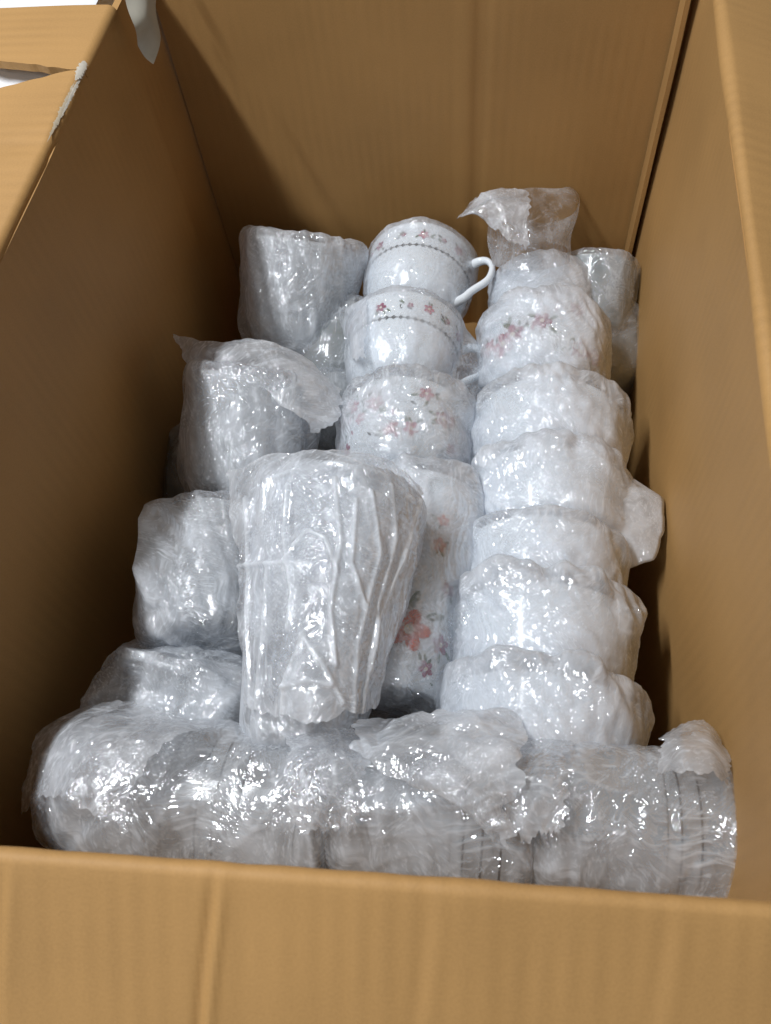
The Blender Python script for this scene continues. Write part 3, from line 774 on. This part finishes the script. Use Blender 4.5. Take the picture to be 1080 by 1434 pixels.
# --- front: stacks of nested cups lying across the box
def stack(label, xa, xb, yc, zc, n, seed, dirn, bands, fm=F_around, extra=None, tilt=0.0, **fk):
    """nested cups with their axis along the front wall, base end at xa"""
    base = np.array([xa, yc, zc]); rim = np.array([xb, yc, zc + tilt])
    M_ = frame_from(base, rim, (0, 0, -1))
    t = thing('wrapped_cup_stack', label, 'cup stack', M_, 'stacks of nested cups across the front')
    Ltot = np.linalg.norm(rim - base); Hc = PROF['stack'][-1][0]; pitch = (Ltot - Hc) / max(1, n - 1)
    me = cup_mesh('stack', M_clear2)
    for k in range(n):
        c = link('cup', me, t); c.location = (0, 0, pitch * k)
        for zb in bands.get(k, ()):
            V = []
            nu = 72; th = np.linspace(0, 2 * np.pi, nu, endpoint=False)
            key = ('band', zb)
            if key not in _cache:
                for dz in (0, .0005, .0009):
                    r = float(prof_r('stack', zb + dz)) + .0003
                    V.append(np.stack([r * np.cos(th), r * np.sin(th), np.full(nu, zb + dz)], 1))
                _cache[key] = mesh_from('dark_band', np.concatenate(V), grid_faces(nu, 3, True), M_dark)
            link('dark_band', _cache[key], c)
    p = [(-.004, .001), (-.004, .026)]
    for k in range(n):
        z0 = pitch * k
        p += [(z0 + .004, .0345 if k else .029), (z0 + pitch * .5, .0345), (z0 + pitch * .95, .0352)]
    p += [(Ltot - .01, .0355), (Ltot + .003, .0350), (Ltot + .0045, .030), (Ltot + .002, .010), (Ltot + .002, .001)]
    V, F, D = film_shell(p, seed, **fk)
    link('plastic_wrap', mesh_from('plastic_wrap', V, F, fm, attr=D), t)
    return t, M_
YF = 0.222 * h; ZF = CAM[2] - 1.50 * h
xs = lambda px: P(px, 1120, -1.42)[0]
s1 = stack('leftmost stack of dark-lined cups lying along the front wall in film', xs(58), xs(446), .212 * h, ZF - .004, 3, 81, 1, {0: (.046,), 1: (.040, .048), 2: (.050,)}, nu=240, nv=200, amp=.0009, puff=.0022, slack=.0015, kt=.6, bias=.10)
s2 = stack('middle stack of dark-lined cups at the front, under a thick frill of film', xs(450), xs(728), .230 * h, ZF, 2, 82, 1, {1: (.034, .042, .050)}, nu=240, nv=170, amp=.0009, puff=.002, slack=.0015, kt=.6, bias=.10)
s3 = stack('rightmost lying cup stack touching the right wall, a film tuft on its end', xs(731), xs(1012), .244 * h, ZF + .004, 2, 83, 1, {1: (.036, .044)}, nu=240, nv=170, amp=.0010, puff=.002, slack=.0015, kt=.7, bias=.16)
# bulky film end on the left stack
add_loose(*s1, [[P(28, 1150, -1.510), P(60, 1110, -1.390), P(110, 1130, -1.305), P(170, 1160, -1.290)],
                [P(32, 1090, -1.510), P(70, 1060, -1.390), P(130, 1070, -1.310), P(200, 1085, -1.290)],
                [P(50, 1030, -1.530), P(90, 1012, -1.430), P(160, 1020, -1.350), P(240, 1035, -1.320)],
                [P(95, 1000, -1.570), P(150, 985, -1.490), P(210, 990, -1.430), P(292, 1018, -1.400)]], 12, F_loose, nu=100, nv=90, amp=.0011, bias=.10)
add_loose(*s1, [[P(405, 1022, -1.44), P(450, 1014, -1.42), P(510, 1020, -1.43)],
                [P(400, 1060, -1.35), P(448, 1055, -1.335), P(515, 1062, -1.345)],
                [P(405, 1110, -1.325), P(450, 1108, -1.315), P(508, 1112, -1.325)],
                [P(412, 1160, -1.34), P(450, 1165, -1.33), P(498, 1165, -1.34)]], 17, F_around, nu=70, nv=90, amp=.0010, bias=.12)
# frill over the middle stack
add_loose(*s2, [[P(500, 1012, -1.430), P(560, 1000, -1.400), P(640, 992, -1.390), P(728, 990, -1.430)],
                [P(505, 1040, -1.340), P(565, 1035, -1.310), P(645, 1035, -1.300), P(735, 1040, -1.330)],
                [P(525, 1075, -1.305), P(590, 1080, -1.280), P(655, 1090, -1.270), P(728, 1095, -1.290)],
                [P(590, 1110, -1.295), P(625, 1120, -1.280), P(665, 1140, -1.270), P(718, 1150, -1.285)],
                [P(640, 1130, -1.300), P(655, 1145, -1.285), P(680, 1165, -1.280), P(712, 1178, -1.290)]], 14, F_milky, nu=140, nv=130, amp=.0022, bias=.26, ragged=.008)
add_loose(*s3, [[P(690, 1022, -1.45), P(735, 1016, -1.43), P(790, 1022, -1.43)],
                [P(695, 1060, -1.35), P(736, 1056, -1.335), P(800, 1062, -1.335)],
                [P(700, 1110, -1.32), P(740, 1108, -1.308), P(792, 1112, -1.312)],
                [P(706, 1165, -1.335), P(740, 1170, -1.325), P(780, 1172, -1.33)]], 19, F_around, nu=80, nv=90, amp=.0012, bias=.14, ragged=.007)
# tuft at the right end
add_loose(*s3, [[P(930, 1028, -1.430), P(960, 1015, -1.400), P(990, 1012, -1.390), P(1012, 1035, -1.400)],
                [P(920, 1050, -1.370), P(955, 1040, -1.330), P(995, 1045, -1.330), P(1022, 1065, -1.360)],
                [P(920, 1085, -1.320), P(960, 1080, -1.290), P(1000, 1085, -1.295), P(1026, 1100, -1.340)]], 15, F_milky, nu=70, nv=60, amp=.0009, bias=.12)

# flowers on the tall mug, placed on the side that faces up
t, M_, d, rng = VASE
inv = M_.inverted()
def spot(px, py, z):
    v = inv @ Vector(P(px, py, z)); return math.atan2(v.y, v.x), min(max(v.z, .008), .110)
for (px, py, sz, mt) in ((572, 884, .0105, RED), (632, 898, .0050, PLUM), (618, 760, .004, RED), (625, 725, .0035, RED), (640, 820, .0040, PLUM), (600, 935, .0040, PLUM)):
    a, z = spot(px, py, -1.52); d.flower(a, z, sz, mt, rng)
d.build('flower_print', t)
